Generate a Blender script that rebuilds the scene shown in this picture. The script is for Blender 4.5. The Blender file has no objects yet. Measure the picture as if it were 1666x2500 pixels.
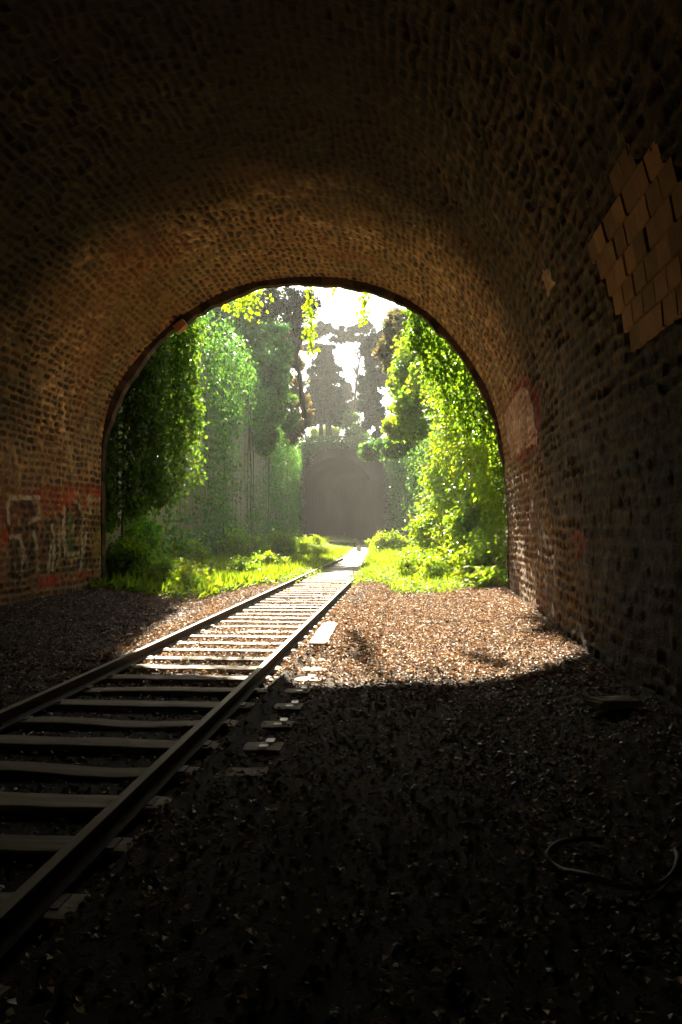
import bpy, math, random
import numpy as np
from mathutils import Vector, Matrix, Euler

scn = bpy.context.scene
R = math.radians
# ------------------------------------------------------------------ camera
F = 1950.0                       # focal length in pixels of the 1666 x 2500 photo
EYE = 1.42
cam_d = bpy.data.cameras.new("camera")
cam_d.sensor_fit = 'VERTICAL'; cam_d.sensor_height = 36.0; cam_d.lens = F / 2500.0 * 36.0
cam_d.clip_start = 0.05; cam_d.clip_end = 2000
cam = bpy.data.objects.new("camera", cam_d)
cam.location = (0, 0, EYE)
cam.rotation_euler = Euler((R(90 + 1.23), 0, R(4.60)), 'XYZ')
scn.collection.objects.link(cam); scn.camera = cam
# ------------------------------------------------------------------ sky, sun, exposure
SUN_EL, SUN_AZ = 33.5, 10.5      # azimuth: degrees left of the track axis (+Y)
w = bpy.data.worlds.new("World"); scn.world = w; w.use_nodes = True
nt = w.node_tree; nt.nodes.clear()
sky = nt.nodes.new('ShaderNodeTexSky'); sky.sky_type = 'NISHITA'; sky.sun_disc = False
sky.sun_elevation = R(SUN_EL); sky.sun_rotation = R(-SUN_AZ)
sky.dust_density = 1.5; sky.ozone_density = 1.0
bg = nt.nodes.new('ShaderNodeBackground'); bg.inputs['Strength'].default_value = 0.055
wo = nt.nodes.new('ShaderNodeOutputWorld')
nt.links.new(sky.outputs[0], bg.inputs[0]); nt.links.new(bg.outputs[0], wo.inputs[0])
sd = bpy.data.lights.new("sun", 'SUN'); sd.energy = 5.0; sd.angle = R(0.5); sd.color = (1.0, 0.89, 0.71)
sun = bpy.data.objects.new("sun", sd)
svec = Vector((-math.sin(R(SUN_AZ)) * math.cos(R(SUN_EL)), math.cos(R(SUN_AZ)) * math.cos(R(SUN_EL)), math.sin(R(SUN_EL))))
sun.rotation_euler = svec.to_track_quat('Z', 'Y').to_euler()
sun.location = (-20, 60, 60)
scn.collection.objects.link(sun)
scn.view_settings.view_transform = 'Standard'; scn.view_settings.look = 'None'
scn.view_settings.gamma = 1.0; scn.view_settings.exposure = 2.65
try: scn.view_settings.use_curve_mapping = False
except Exception: pass
cy = scn.cycles
cy.max_bounces = 8; cy.diffuse_bounces = 4; cy.glossy_bounces = 2; cy.transmission_bounces = 5
cy.volume_bounces = 0; cy.transparent_max_bounces = 8
cy.sample_clamp_indirect = 6.0

# ------------------------------------------------------------------ helpers
rng = np.random.default_rng(11)
C = scn.collection
CM = np.array(cam.rotation_euler.to_matrix())

def ray(u, v):
    return CM @ np.array([(u - 833.0) / F, -(v - 1250.0) / F, -1.0])
def at(u, v, Y):
    d = ray(u, v); return np.array([0, 0, EYE]) + d * (Y / d[1])
def grd(u, v, z=0.0):
    d = ray(u, v); return np.array([0, 0, EYE]) + d * ((z - EYE) / d[2])

def h1(*a):
    t = 0.0
    for k, x in enumerate(a):
        t = t + np.asarray(x, float) * (12.9898, 78.233, 37.719, 94.673)[k]
    s = np.sin(t) * 43758.5453
    return s - np.floor(s)
def vn(p, seed=0):
    """value noise 0..1 of points (n,2) or (n,3)"""
    p = np.asarray(p, float)
    if p.shape[-1] == 2:
        p = np.concatenate([p, np.full(p.shape[:-1] + (1,), seed * 3.17)], -1)
    else:
        p = p + seed * 17.31
    i = np.floor(p); f = p - i; f = f * f * (3 - 2 * f)
    out = 0
    for dx in (0, 1):
        for dy in (0, 1):
            for dz in (0, 1):
                wgt = (f[..., 0] if dx else 1 - f[..., 0]) * (f[..., 1] if dy else 1 - f[..., 1]) * (f[..., 2] if dz else 1 - f[..., 2])
                out = out + wgt * h1(i[..., 0] + dx, i[..., 1] + dy, i[..., 2] + dz)
    return out
def fbm(p, seed=0, o=3):
    t = 0; a = 0.5; n = 0
    for k in range(o):
        t = t + a * vn(np.asarray(p) * 2 ** k, seed + k); n += a; a *= 0.5
    return t / n
def sst(a, b, x):
    t = np.clip((x - a) / (b - a), 0, 1); return t * t * (3 - 2 * t)

def mk(name, V, Fs, mat, parent=None, col=None, smooth=False, uv=None):
    V = np.asarray(V, np.float32)
    if not isinstance(Fs, list): Fs = [Fs]
    Fs = [np.asarray(f, np.int32) for f in Fs if len(f)]
    me = bpy.data.meshes.new(name)
    me.vertices.add(len(V)); me.vertices.foreach_set('co', V.ravel())
    nl = sum(f.size for f in Fs); nf = sum(len(f) for f in Fs)
    me.loops.add(nl); me.loops.foreach_set('vertex_index', np.concatenate([f.ravel() for f in Fs]))
    tot = np.concatenate([np.full(len(f), f.shape[1], np.int32) for f in Fs])
    st = np.concatenate([[0], np.cumsum(tot)[:-1]]).astype(np.int32)
    me.polygons.add(nf); me.polygons.foreach_set('loop_start', st)
    me.polygons.foreach_set('loop_total', tot)
    me.polygons.foreach_set('use_smooth', np.full(nf, bool(smooth)))
    if col is not None:
        a = me.color_attributes.new('tint', 'FLOAT_COLOR', 'POINT')
        c = np.ones((len(V), 4), np.float32); c[:, :3] = col
        a.data.foreach_set('color', c.ravel())
    me.update(calc_edges=True); me.validate()
    me.materials.append(mat)
    o = bpy.data.objects.new(name, me); C.objects.link(o)
    if parent is not None:
        o.parent = parent
        o.matrix_parent_inverse = Matrix.Translation(parent.location).inverted() if parent.parent is None else Matrix.Identity(4)
    return o
def tag(o, label, cat, group=None):
    o['label'] = label; o['category'] = cat
    if group: o['group'] = group
    return o
def thing(name, label, cat, loc=(0, 0, 0), group=None):
    o = bpy.data.objects.new(name, None); o.location = loc; o.empty_display_size = 0.2
    C.objects.link(o); return tag(o, label, cat, group)
def kind(o, k):
    o['kind'] = k; return o

class MB:                                         # collects pieces of one mesh
    def __init__(s): s.V = []; s.Q = []; s.T = []; s.c = []; s.n = 0
    def add(s, V, Q=None, T=None, col=None):
        V = np.asarray(V, float); s.V.append(V)
        if Q is not None and len(Q): s.Q.append(np.asarray(Q) + s.n)
        if T is not None and len(T): s.T.append(np.asarray(T) + s.n)
        s.c.append(np.ones((len(V), 3)) if col is None else np.broadcast_to(col, (len(V), 3)))
        s.n += len(V); return s
    def build(s, name, mat, parent=None, smooth=False):
        fs = []
        if s.Q: fs.append(np.concatenate(s.Q))
        if s.T: fs.append(np.concatenate(s.T))
        return mk(name, np.concatenate(s.V), fs, mat, parent, np.concatenate(s.c), smooth)

def tube(pts, rad, n=6):
    pts = np.asarray(pts, float); m = len(pts)
    rad = np.broadcast_to(np.asarray(rad, float), (m,))
    t = np.gradient(pts, axis=0); t /= np.linalg.norm(t, axis=1)[:, None] + 1e-9
    ref = np.array([0.31, 0.2, 0.93]) if abs(t[:, 2]).mean() < 0.8 else np.array([1, 0.1, 0.0])
    a = np.cross(t, ref); a /= np.linalg.norm(a, axis=1)[:, None] + 1e-9
    b = np.cross(t, a)
    ang = np.linspace(0, 2 * np.pi, n, endpoint=False)
    V = (pts[:, None] + rad[:, None, None] * (np.cos(ang)[None, :, None] * a[:, None] + np.sin(ang)[None, :, None] * b[:, None])).reshape(-1, 3)
    i = np.arange(m - 1)[:, None] * n; j = np.arange(n)[None]; k = (j + 1) % n
    Q = np.stack([i + j, i + k, i + n + k, i + n + j], -1).reshape(-1, 4)
    V = np.concatenate([V, pts[:1], pts[-1:]]); jj = np.arange(n)
    T = np.concatenate([np.stack([(jj + 1) % n, jj, np.full(n, m * n)], 1),
                        np.stack([(m - 1) * n + jj, (m - 1) * n + (jj + 1) % n, np.full(n, m * n + 1)], 1)])
    return V, Q, T
def box(x0, x1, y0, y1, z0, z1, bev=0.01):
    """box whose upper edges are chamfered"""
    b = min(bev, (x1 - x0) / 3, (y1 - y0) / 3, (z1 - z0) / 3)
    ring = lambda i, z: [(x0 + i, y0 + i, z), (x1 - i, y0 + i, z), (x1 - i, y1 - i, z), (x0 + i, y1 - i, z)]
    V = ring(0, z0) + ring(0, z1 - b) + ring(b, z1)
    Q = [(3, 2, 1, 0), (8, 9, 10, 11)]
    for l in (0, 4):
        for k in range(4): Q.append((l + k, l + (k + 1) % 4, l + 4 + (k + 1) % 4, l + 4 + k))
    return np.array(V, float), np.array(Q)

def unit(v): return v / (np.linalg.norm(v, axis=-1, keepdims=True) + 1e-9)
def leafmesh(P, Nrm, T, L, W, fold=0.22):
    """one folded kite per point"""
    n = len(P); Nrm = unit(Nrm); B = unit(np.cross(Nrm, T)); T = np.cross(B, Nrm)
    L = np.broadcast_to(L, (n,))[:, None]; Wd = np.broadcast_to(W, (n,))[:, None]
    up = Nrm * L * fold
    V = np.stack([P, P + T * L * 0.42 + B * Wd * 0.5 + up * 0.5, P + T * L - up * 0.2, P + T * L * 0.42 - B * Wd * 0.5 + up * 0.5], 1).reshape(-1, 3)
    Q = (np.arange(n)[:, None] * 4 + np.arange(4)[None])
    return V, Q
def rnd(n): return unit(rng.normal(size=(n, 3)))

# ------------------------------------------------------------------ materials
def new_mat(name):
    m = bpy.data.materials.new(name); m.use_nodes = True
    t = m.node_tree; t.nodes.clear()
    o = t.nodes.new('ShaderNodeOutputMaterial')
    return m, t, o
def N(t, typ, **kw):
    n = t.nodes.new(typ)
    for k, v in kw.items():
        if k in n.inputs: n.inputs[k].default_value = v
        else: setattr(n, k, v)
    return n
def mixc(t, fac, a, b, mode='MIX'):
    m = t.nodes.new('ShaderNodeMix'); m.data_type = 'RGBA'; m.blend_type = mode
    for sock, val in ((m.inputs[0], fac), (m.inputs[6], a), (m.inputs[7], b)):
        if hasattr(val, 'is_output') or isinstance(val, bpy.types.NodeSocket): t.links.new(val, sock)
        elif isinstance(val, tuple): sock.default_value = (*val, 1) if len(val) == 3 else val
        else: sock.default_value = val
    return m.outputs[2]
def surf(name, c1, c2, scale=6.0, rough=0.8, bump=0.4, bscale=None, attr=False, spec=0.3, metal=0.0, stretch=(1, 1, 1), bdist=0.02):
    m, t, o = new_mat(name)
    tc = N(t, 'ShaderNodeTexCoord'); mp = N(t, 'ShaderNodeMapping'); mp.inputs['Scale'].default_value = stretch
    t.links.new(tc.outputs['Object'], mp.inputs[0])
    n1 = N(t, 'ShaderNodeTexNoise', Scale=scale, Detail=6.0, Roughness=0.65); t.links.new(mp.outputs[0], n1.inputs['Vector'])
    rp = N(t, 'ShaderNodeValToRGB'); rp.color_ramp.elements[0].position = 0.33; rp.color_ramp.elements[1].position = 0.68
    t.links.new(n1.outputs[0], rp.inputs[0])
    rp.color_ramp.elements[0].color = (*c1, 1); rp.color_ramp.elements[1].color = (*c2, 1)
    colr = rp.outputs[0]
    if attr:
        at_ = N(t, 'ShaderNodeAttribute', attribute_name='tint')
        colr = mixc(t, 1.0, colr, at_.outputs[0], 'MULTIPLY')
    b = N(t, 'ShaderNodeBsdfPrincipled', Roughness=rough, Metallic=metal)
    b.inputs['Specular IOR Level'].default_value = spec
    t.links.new(colr, b.inputs['Base Color'])
    n2 = N(t, 'ShaderNodeTexNoise', Scale=bscale or scale * 5, Detail=5.0, Roughness=0.6); t.links.new(mp.outputs[0], n2.inputs['Vector'])
    bp = N(t, 'ShaderNodeBump', Strength=bump, Distance=bdist); t.links.new(n2.outputs[0], bp.inputs['Height'])
    t.links.new(bp.outputs[0], b.inputs['Normal'])
    t.links.new(b.outputs[0], o.inputs[0])
    return m
def leaf_mat(name, base, trans, tmix=0.5, rough=0.45, spec=0.4):
    m, t, o = new_mat(name)
    a = N(t, 'ShaderNodeAttribute', attribute_name='tint')
    b = N(t, 'ShaderNodeBsdfPrincipled', Roughness=rough); b.inputs['Specular IOR Level'].default_value = spec
    tr = N(t, 'ShaderNodeBsdfTranslucent')
    t.links.new(mixc(t, 1.0, base, a.outputs[0], 'MULTIPLY'), b.inputs['Base Color'])
    t.links.new(mixc(t, 1.0, trans, a.outputs[0], 'MULTIPLY'), tr.inputs['Color'])
    mx = N(t, 'ShaderNodeMixShader'); mx.inputs[0].default_value = tmix
    t.links.new(b.outputs[0], mx.inputs[1]); t.links.new(tr.outputs[0], mx.inputs[2])
    t.links.new(mx.outputs[0], o.inputs[0])
    return m

M = {}
M['stone'] = surf('tunnel_stone', (0.62, 0.6, 0.58), (1.25, 1.2, 1.15), scale=9, rough=0.85, bump=0.9, bscale=45, attr=True, spec=0.25, bdist=0.03)
M['ashlar'] = surf('ashlar', (0.30, 0.20, 0.10), (0.42, 0.29, 0.15), scale=7, rough=0.85, bump=0.5, attr=True, bdist=0.01)
M['wallstone'] = surf('cutting_wall', (0.23, 0.20, 0.105), (0.40, 0.345, 0.20), scale=2.2, rough=0.9, bump=0.35, bscale=7, stretch=(1, 1, 0.14), bdist=0.05)
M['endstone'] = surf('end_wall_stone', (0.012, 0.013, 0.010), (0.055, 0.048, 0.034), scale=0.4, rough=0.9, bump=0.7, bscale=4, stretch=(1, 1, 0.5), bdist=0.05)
M['soil'] = surf('soil', (0.45, 0.45, 0.45), (1.45, 1.4, 1.35), scale=22, rough=0.9, bump=0.5, bscale=80, attr=True, spec=0.2, bdist=0.03)
M['hill'] = surf('hill_grass', (0.05, 0.07, 0.02), (0.10, 0.13, 0.035), scale=1.2, rough=0.9, bump=0.6)
M['path'] = surf('path_sand', (0.24, 0.205, 0.15), (0.38, 0.33, 0.25), scale=3, rough=0.9, bump=0.6, bscale=25)
M['wood'] = surf('sleeper_wood', (0.25, 0.205, 0.145), (0.46, 0.385, 0.285), scale=4, rough=0.75, bump=0.7, bscale=30, stretch=(0.35, 6, 6), attr=True, spec=0.3, bdist=0.01)
M['plank'] = surf('pale_plank', (0.55, 0.52, 0.46), (0.72, 0.69, 0.62), scale=5, rough=0.6, bump=0.3, stretch=(5, 0.4, 5))
M['rail'] = surf('rusty_rail', (0.022, 0.014, 0.010), (0.055, 0.030, 0.019), scale=7, rough=0.75, bump=0.4, bscale=60, metal=0.05, spec=.15, stretch=(1, 0.3, 1), bdist=0.004)
M['railtop'] = surf('worn_rail_head', (0.26, 0.215, 0.16), (0.42, 0.36, 0.28), scale=5, rough=0.65, bump=0.2, bscale=60, metal=0.1, spec=.2, stretch=(1, 0.15, 1), bdist=0.002)
M['iron'] = surf('dark_iron', (0.05, 0.035, 0.03), (0.11, 0.07, 0.05), scale=12, rough=0.6, bump=0.4, metal=0.3)
M['zinc'] = surf('zinc_plate', (0.5, 0.5, 0.48), (0.68, 0.68, 0.65), scale=12, rough=0.5, bump=0.2, metal=0.3)
M['bark'] = surf('bark', (0.045, 0.032, 0.022), (0.11, 0.08, 0.055), scale=4, rough=0.9, bump=0.9, stretch=(2, 2, 0.4))
M['hose'] = surf('grey_hose', (0.09, 0.085, 0.065), (0.16, 0.15, 0.11), scale=8, rough=0.6, bump=0.3)
M['rock'] = surf('ballast_stone', (0.5, 0.5, 0.5), (1.3, 1.3, 1.3), scale=12, rough=0.36, bump=0.3, attr=True, spec=0.6)
M['limestone'] = surf('limestone', (0.5, 0.47, 0.42), (0.66, 0.63, 0.57), scale=6, rough=0.8, bump=0.4)
M['litter'] = leaf_mat('dry_leaf', (0.52, 0.40, 0.29), (0.32, 0.2, 0.11), 0.15, rough=0.6, spec=0.22)
M['ivy'] = leaf_mat('ivy_leaf', (0.035, 0.075, 0.012), (0.26, 0.46, 0.02), 0.42, rough=0.35)
M['bright'] = leaf_mat('bright_leaf', (0.10, 0.17, 0.012), (0.42, 0.60, 0.015), 0.55, rough=0.4)
M['green'] = leaf_mat('green_leaf', (0.05, 0.115, 0.025), (0.16, 0.36, 0.04), 0.5, rough=0.4)
M['dark'] = leaf_mat('dark_needle', (0.014, 0.042, 0.030), (0.012, 0.040, 0.024), 0.2, rough=0.8, spec=0.1)
M['brown'] = leaf_mat('bronze_leaf', (0.10, 0.085, 0.035), (0.30, 0.24, 0.06), 0.4, rough=0.4)
M['grass'] = leaf_mat('grass_blade', (0.085, 0.15, 0.012), (0.33, 0.46, 0.012), 0.5, rough=0.6, spec=.15)

# ------------------------------------------------------------------ tunnel section
PY = 17.0                                          # the portal plane
# the opening as seen in the photo, left foot to right foot
op = np.array([(261, 1475), (260, 1429), (258, 1222), (263, 1100), (276, 1030), (294, 977), (322, 930), (352, 892), (388, 850), (425, 815), (478, 776),
               (552, 735), (615, 713), (690, 701), (760, 697), (822, 699), (903, 714), (965, 738), (1010, 763), (1062, 803), (1116, 868), (1168, 946),
               (1203, 1030), (1222, 1110), (1230, 1190), (1236, 1280), (1239, 1424), (1240, 1475)], float)
pp = np.array([at(u, v, PY + 0.22)[[0, 2]] for u, v in op])
pp[0, 1] = pp[-1, 1] = -0.5
def resample(p, n):
    d = np.concatenate([[0], np.cumsum(np.linalg.norm(np.diff(p, axis=0), axis=1))])
    t = np.linspace(0, d[-1], n)
    return np.stack([np.interp(t, d, p[:, k]) for k in range(p.shape[1])], 1)
def smooth_poly(p, n=240, it=14):
    q = resample(p, n)
    for _ in range(it):
        r = q.copy(); r[1:-1] = 0.25 * q[:-2] + 0.5 * q[1:-1] + 0.25 * q[2:]; q = r
    return resample(q, n)
RING = resample(smooth_poly(pp), 600)                             # inner edge of the portal ring
def normals2(p):
    t = np.gradient(p, axis=0); n = np.stack([-t[:, 1], t[:, 0]], 1)
    return n / np.linalg.norm(n, axis=1)[:, None]  # outward for a left-to-right arch (checked below)
nr = normals2(RING)
if ((RING - np.array([-2.1, 2.0])) * nr).sum() < 0: nr = -nr
lift = sst(2.2, 4.6, RING[:, 1])
PROF = resample(RING + nr * (0.02 + 0.11 * lift)[:, None], 400)
np_ = normals2(PROF)
if ((PROF - np.array([-2.1, 2.0])) * np_).sum() < 0: np_ = -np_
PS = np.concatenate([[0], np.cumsum(np.linalg.norm(np.diff(PROF, axis=0), axis=1))])
CX = -2.1
def shiftx(X, Y):
    """the right side of the bore draws in a little away from the mouth"""
    sh = -0.30 * sst(0, 9, PY - np.asarray(Y, float))
    return np.where(X > CX, CX + (X - CX) * (1 + sh / 4.25), X)
CEN = np.array([CX, 1.5])
pang = np.arctan2(PROF[:, 1] - CEN[1], -(PROF[:, 0] - CEN[0]))      # rises from left foot to right foot
prad = np.linalg.norm(PROF - CEN, axis=1)
pang = np.unwrap(pang)
def hit(u, v):
    """where the sight line through a photo pixel meets the lining: (s, Y)"""
    d = ray(u, v); t = np.linspace(0.2, 26, 5200)
    P = np.array([0, 0, EYE]) + t[:, None] * d
    sh = -0.30 * sst(0, 9, PY - P[:, 1])
    X = np.where(P[:, 0] > CX, CX + (P[:, 0] - CX) / (1 + sh / 4.25), P[:, 0])
    q = np.stack([X, P[:, 2]], 1) - CEN
    a = np.arctan2(q[:, 1], -q[:, 0]); a = np.where(a < -np.pi / 2 - 0.6, a + 2 * np.pi, a)
    out = np.linalg.norm(q, axis=1) > np.interp(a, pang, prad)
    k = int(np.argmax(out)) if out.any() else len(t) - 1
    return float(np.interp(a[k], pang, PS)), float(P[k, 1])
def onwall(s, Y, off=0.0):
    s = np.asarray(s, float); Y = np.asarray(Y, float)
    X = np.interp(s, PS, PROF[:, 0]); Z = np.interp(s, PS, PROF[:, 1])
    nx = np.interp(s, PS, np_[:, 0]); nz = np.interp(s, PS, np_[:, 1])
    return np.stack([shiftx(X, Y) + nx * off, Y, Z + nz * off], -1)

# ---- rubble lining: relief and stone colours
ys = np.concatenate([np.linspace(-26, 0, 40, endpoint=False), np.arange(0, 4, 0.05), np.arange(4, PY - 0.001, 0.028), [PY]])
ss = np.linspace(0, PS[-1], int(PS[-1] / 0.021))
Sg, Yg = np.meshgrid(ss, ys, indexing='ij')
q2 = np.stack([Sg, Yg], -1)
Xb = np.interp(ss, PS, PROF[:, 0])[:, None] + 0 * Yg
Zb = np.interp(ss, PS, PROF[:, 1])[:, None] + 0 * Yg
left = sst(-1.2, -3.2, Xb)
w1 = vn(q2 * 3.1, 1); w2 = vn(q2 * 2.3, 2); w3 = vn(q2 * 7.0, 5); rough_ = 0.55 + 0.45 * sst(0.42, 0.6, fbm(q2 * 0.5, 101)) + 0.35 * sst(3.6, 4.6, Zb)
hc = 0.132
sp = Sg + (0.09 * (w1 - 0.5) + 0.05 * (w3 - 0.5)) * rough_
course = np.floor(sp / hc); fs = sp / hc - course
ln = 0.20 + 0.13 * h1(course, 3.0)
yp = Yg + (0.16 * (w2 - 0.5) + 0.07 * (vn(q2 * 8.5, 9) - 0.5)) * rough_ + h1(course, 11.0) * 3
idx = np.floor(yp / ln); fy = yp / ln - idx
ds = np.minimum(fs, 1 - fs) * hc; dy = np.minimum(fy, 1 - fy) * ln
d = 1 / (1 / (ds + 1e-4) ** 3 + 1 / (dy + 1e-4) ** 3) ** (1 / 3)
mw = 0.004 + 0.030 * vn(q2 * 4.3, 4)
m = sst(mw, mw + 0.015, d)                          # 1 on a stone, 0 on the joint
r1 = h1(course, idx, 2.0); r2 = h1(course, idx, 5.0); r3 = h1(course, idx, 8.0)
ero = sst(0.30, 0.62, fbm(q2 * 0.55, 21)) * 0.7 + 0.5 * left * sst(2.0, 3.2, Zb)
fine = fbm(q2 * 11, 31) - 0.5
rec = m * (ero * (0.010 + 0.05 * r1) - (1 - ero) * (0.030 * r2 - 0.006)) + 0.028 * fine + 0.05 * (fbm(q2 * 0.9, 41) - 0.5)
pal = np.array([(0.045, 0.034, 0.022), (0.085, 0.053, 0.028), (0.12, 0.052, 0.026), (0.16, 0.098, 0.042), (0.06, 0.05, 0.03), (0.24, 0.16, 0.075)])
ci = np.searchsorted(np.array([0.28, 0.5, 0.64, 0.8, 0.94]), r3)
stone = pal[ci] * (0.75 + 0.5 * r2)[..., None]
stone = stone * (1 - 0.55 * (ero * m * r1))[..., None]
mort = np.array([0.31, 0.185, 0.082]) * (0.55 + 0.7 * vn(q2 * 5.5, 51))[..., None]
col = mort * (1 - m)[..., None] + stone * m[..., None]
fl = sst(0.68, 0.76, vn(np.stack([Sg * 12, Yg * 7], -1), 111)) * np.maximum(sst(0.45, 0.6, fbm(q2 * 0.7, 121)), 0.8 * (Xb > 0.2)); col = col + fl[..., None] * np.array([0.22, 0.15, 0.075])
# rust-red and ochre damp stains, sooty tone plus painted light falloff deeper inside the bore
st = sst(0.46, 0.64, fbm(q2 * 0.45, 61)); col = col * (1 - 0.55 * st[..., None]) + 0.55 * st[..., None] * np.array([0.19, 0.08, 0.034])
st = sst(0.55, 0.75, fbm(q2 * 0.8, 71)); col = col * (1 - 0.35 * st[..., None]) + 0.35 * st[..., None] * np.array([0.09, 0.085, 0.035])
soot_shade = sst(10.8, 14.8, Yg + 2.4 * (fbm(q2 * 0.6, 81) - 0.5)) * sst(1.0, 3.4, Zb) + (1 - sst(1.0, 3.4, Zb)) * sst(6, 13, Yg)
soot_shade = 1.3 * (0.10 + 0.90 * soot_shade)
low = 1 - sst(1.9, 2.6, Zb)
soot_shade = np.maximum(soot_shade, 0.13 + 0.25 * sst(CX - 1.0, CX + 3.2, Xb) * sst(7.4, 4.0, Zb + 0.6 * (fbm(q2 * 0.6, 151) - .5)))
col = col * soot_shade[..., None] * (1 + np.clip(1 - soot_shade, 0, 1)[..., None] * np.array([-.06, .04, -.10]))
base_dark = sst(3.2, 1.8, Zb + 0.8 * (fbm(q2 * 0.7, 131) - .5)) * (Xb > 0); col = col * (1 - 0.45 * base_dark)[..., None]  # darker tone low on the right-hand wall

def pix_sy(pts): return np.array([hit(u, v) for u, v in pts])
def inpoly(S, Y, poly):
    x, y = S, Y; ins = np.zeros(S.shape, bool); n = len(poly)
    for i in range(n):
        (x0, y0), (x1, y1) = poly[i], poly[(i + 1) % n]
        if y0 == y1: continue
        c = ((y0 > y) != (y1 > y)) & (x < (x1 - x0) * (y - y0) / (y1 - y0) + x0)
        ins ^= c
    return ins
def paint_poly(pix, c, a=0.85, jit=0.14, wear=0.6):
    global col
    P = pix_sy(pix); lo = P.min(0) - 0.3; hi = P.max(0) + 0.3
    i0, i1 = np.searchsorted(ss, [lo[0], hi[0]]); j0, j1 = np.searchsorted(ys, [lo[1], hi[1]])
    S_ = Sg[i0:i1, j0:j1]; Y_ = Yg[i0:i1, j0:j1]; qq = q2[i0:i1, j0:j1]
    a = min(1.0, a * 1.08); k = inpoly(S_ + jit * (vn(qq * 6, 91) - 0.5), Y_ + 2 * jit * (vn(qq * 5, 92) - 0.5), P)
    al = a * k * (1 - wear * sst(0.42, 0.62, vn(qq * 9, 93))) * (1 - .75 * wear * sst(0.5, 0.62, fbm(qq * 2.2, 96))) * (0.66 + 0.34 * m[i0:i1, j0:j1])
    col[i0:i1, j0:j1] = col[i0:i1, j0:j1] * (1 - al[..., None]) + al[..., None] * np.array(c)
def paint_line(pix, c, wd=0.04, a=0.9, wear=0.6):
    global col
    P = pix_sy(pix); lo = P.min(0) - 0.3; hi = P.max(0) + 0.3
    i0, i1 = np.searchsorted(ss, [lo[0], hi[0]]); j0, j1 = np.searchsorted(ys, [lo[1], hi[1]])
    S_ = Sg[i0:i1, j0:j1] + 0.03 * (vn(q2[i0:i1, j0:j1] * 7, 94) - 0.5); Y_ = Yg[i0:i1, j0:j1]
    dm = np.full(S_.shape, 9.0)
    for (s0, y0), (s1, y1) in zip(P[:-1], P[1:]):
        ex, ey = s1 - s0, y1 - y0; l2 = ex * ex + ey * ey + 1e-9
        t = np.clip(((S_ - s0) * ex + (Y_ - y0) * ey) / l2, 0, 1)
        dm = np.minimum(dm, np.hypot(S_ - s0 - t * ex, (Y_ - y0 - t * ey) * 0.7))
    al = a * (1 - sst(wd * 0.6, wd, dm)) * (1 - wear * sst(0.45, 0.6, vn(q2[i0:i1, j0:j1] * 12, 95)))
    col[i0:i1, j0:j1] = col[i0:i1, j0:j1] * (1 - al[..., None]) + al[..., None] * np.array(c)

RED, DRED, BLK, WHT = (0.50, 0.045, 0.015), (0.22, 0.016, 0.012), (0.012, 0.013, 0.012), (0.50, 0.44, 0.33)
# bubble-letter piece low on the left wall: dark letters, pale outlines, red cloud above and below
paint_poly([(2, 1235), (90, 1192), (160, 1180), (262, 1180), (262, 1232), (160, 1270), (90, 1255), (2, 1270)], DRED, 0.8)
paint_poly([(2, 1290), (40, 1276), (46, 1315), (2, 1330)], RED, 0.9)
paint_poly([(140, 1215), (185, 1190), (180, 1240), (150, 1250)], RED, 0.7)
paint_poly([(222, 1200), (252, 1192), (252, 1218), (226, 1216)], RED, 0.9)
paint_poly([(92, 1405), (160, 1404), (245, 1388), (240, 1408), (160, 1424), (95, 1440)], RED, 0.9)
paint_poly([(15, 1218), (95, 1216), (95, 1395), (15, 1440)], BLK, 0.9)
paint_poly([(100, 1275), (155, 1250), (158, 1395), (95, 1402)], BLK, 0.88)
paint_poly([(160, 1232), (190, 1220), (205, 1260), (200, 1388), (160, 1395)], BLK, 0.88)
paint_poly([(206, 1262), (240, 1250), (243, 1375), (204, 1385)], BLK, 0.85)
paint_poly([(164, 1252), (178, 1250), (186, 1350), (165, 1355)], (0.02, 0.16, 0.05), 0.75)
paint_poly([(228, 1305), (259, 1290), (261, 1375), (226, 1358)], (0.42, 0.34, 0.06), 0.75)
paint_poly([(238, 1230), (259, 1228), (261, 1290), (236, 1300)], (0.16, 0.17, 0.04), 0.7)
for ln_ in ([(20, 1215), (95, 1216)], [(18, 1215), (20, 1278)], [(24, 1312), (50, 1310)], [(50, 1310), (60, 1350), (72, 1380)], [(70, 1275), (98, 1262), (92, 1225)],
            [(82, 1300), (92, 1345), (94, 1395)], [(126, 1285), (133, 1330), (128, 1390)], [(118, 1395), (124, 1330)], [(157, 1240), (155, 1290), (160, 1355)],
            [(180, 1222), (193, 1232), (203, 1258)], [(205, 1262), (200, 1310), (206, 1350)], [(196, 1400), (203, 1340)], [(217, 1212), (222, 1255)],
            [(140, 1300), (146, 1340), (138, 1385)], [(212, 1300), (205, 1345)], [(165, 1355), (192, 1350)], [(222, 1218), (246, 1219)], [(60, 1355), (55, 1400)]):
    paint_line(ln_, WHT, 0.05)
# pale pink square on the right-hand wall, ringed in dark red
paint_poly([(1228, 1000), (1262, 925), (1285, 925), (1318, 960), (1318, 1095), (1275, 1125), (1242, 1125), (1236, 1060)], DRED, 0.8, wear=0.6)
paint_poly([(1234, 1010), (1266, 945), (1290, 955), (1310, 1050), (1312, 1085), (1280, 1095), (1248, 1118), (1240, 1070)], (0.60, 0.45, 0.35), 0.92, wear=0.4)
paint_poly([(1395, 1300), (1440, 1290), (1435, 1345), (1400, 1365)], RED, 0.55)
paint_poly([(1290, 1480), (1330, 1440), (1345, 1470), (1300, 1520)], DRED, 0.4)
# one pale stone
paint_poly([(1326, 660), (1342, 655), (1352, 690), (1338, 725), (1326, 700)], (0.55, 0.38, 0.20), 0.95, 0.01, 0.1)
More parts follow.
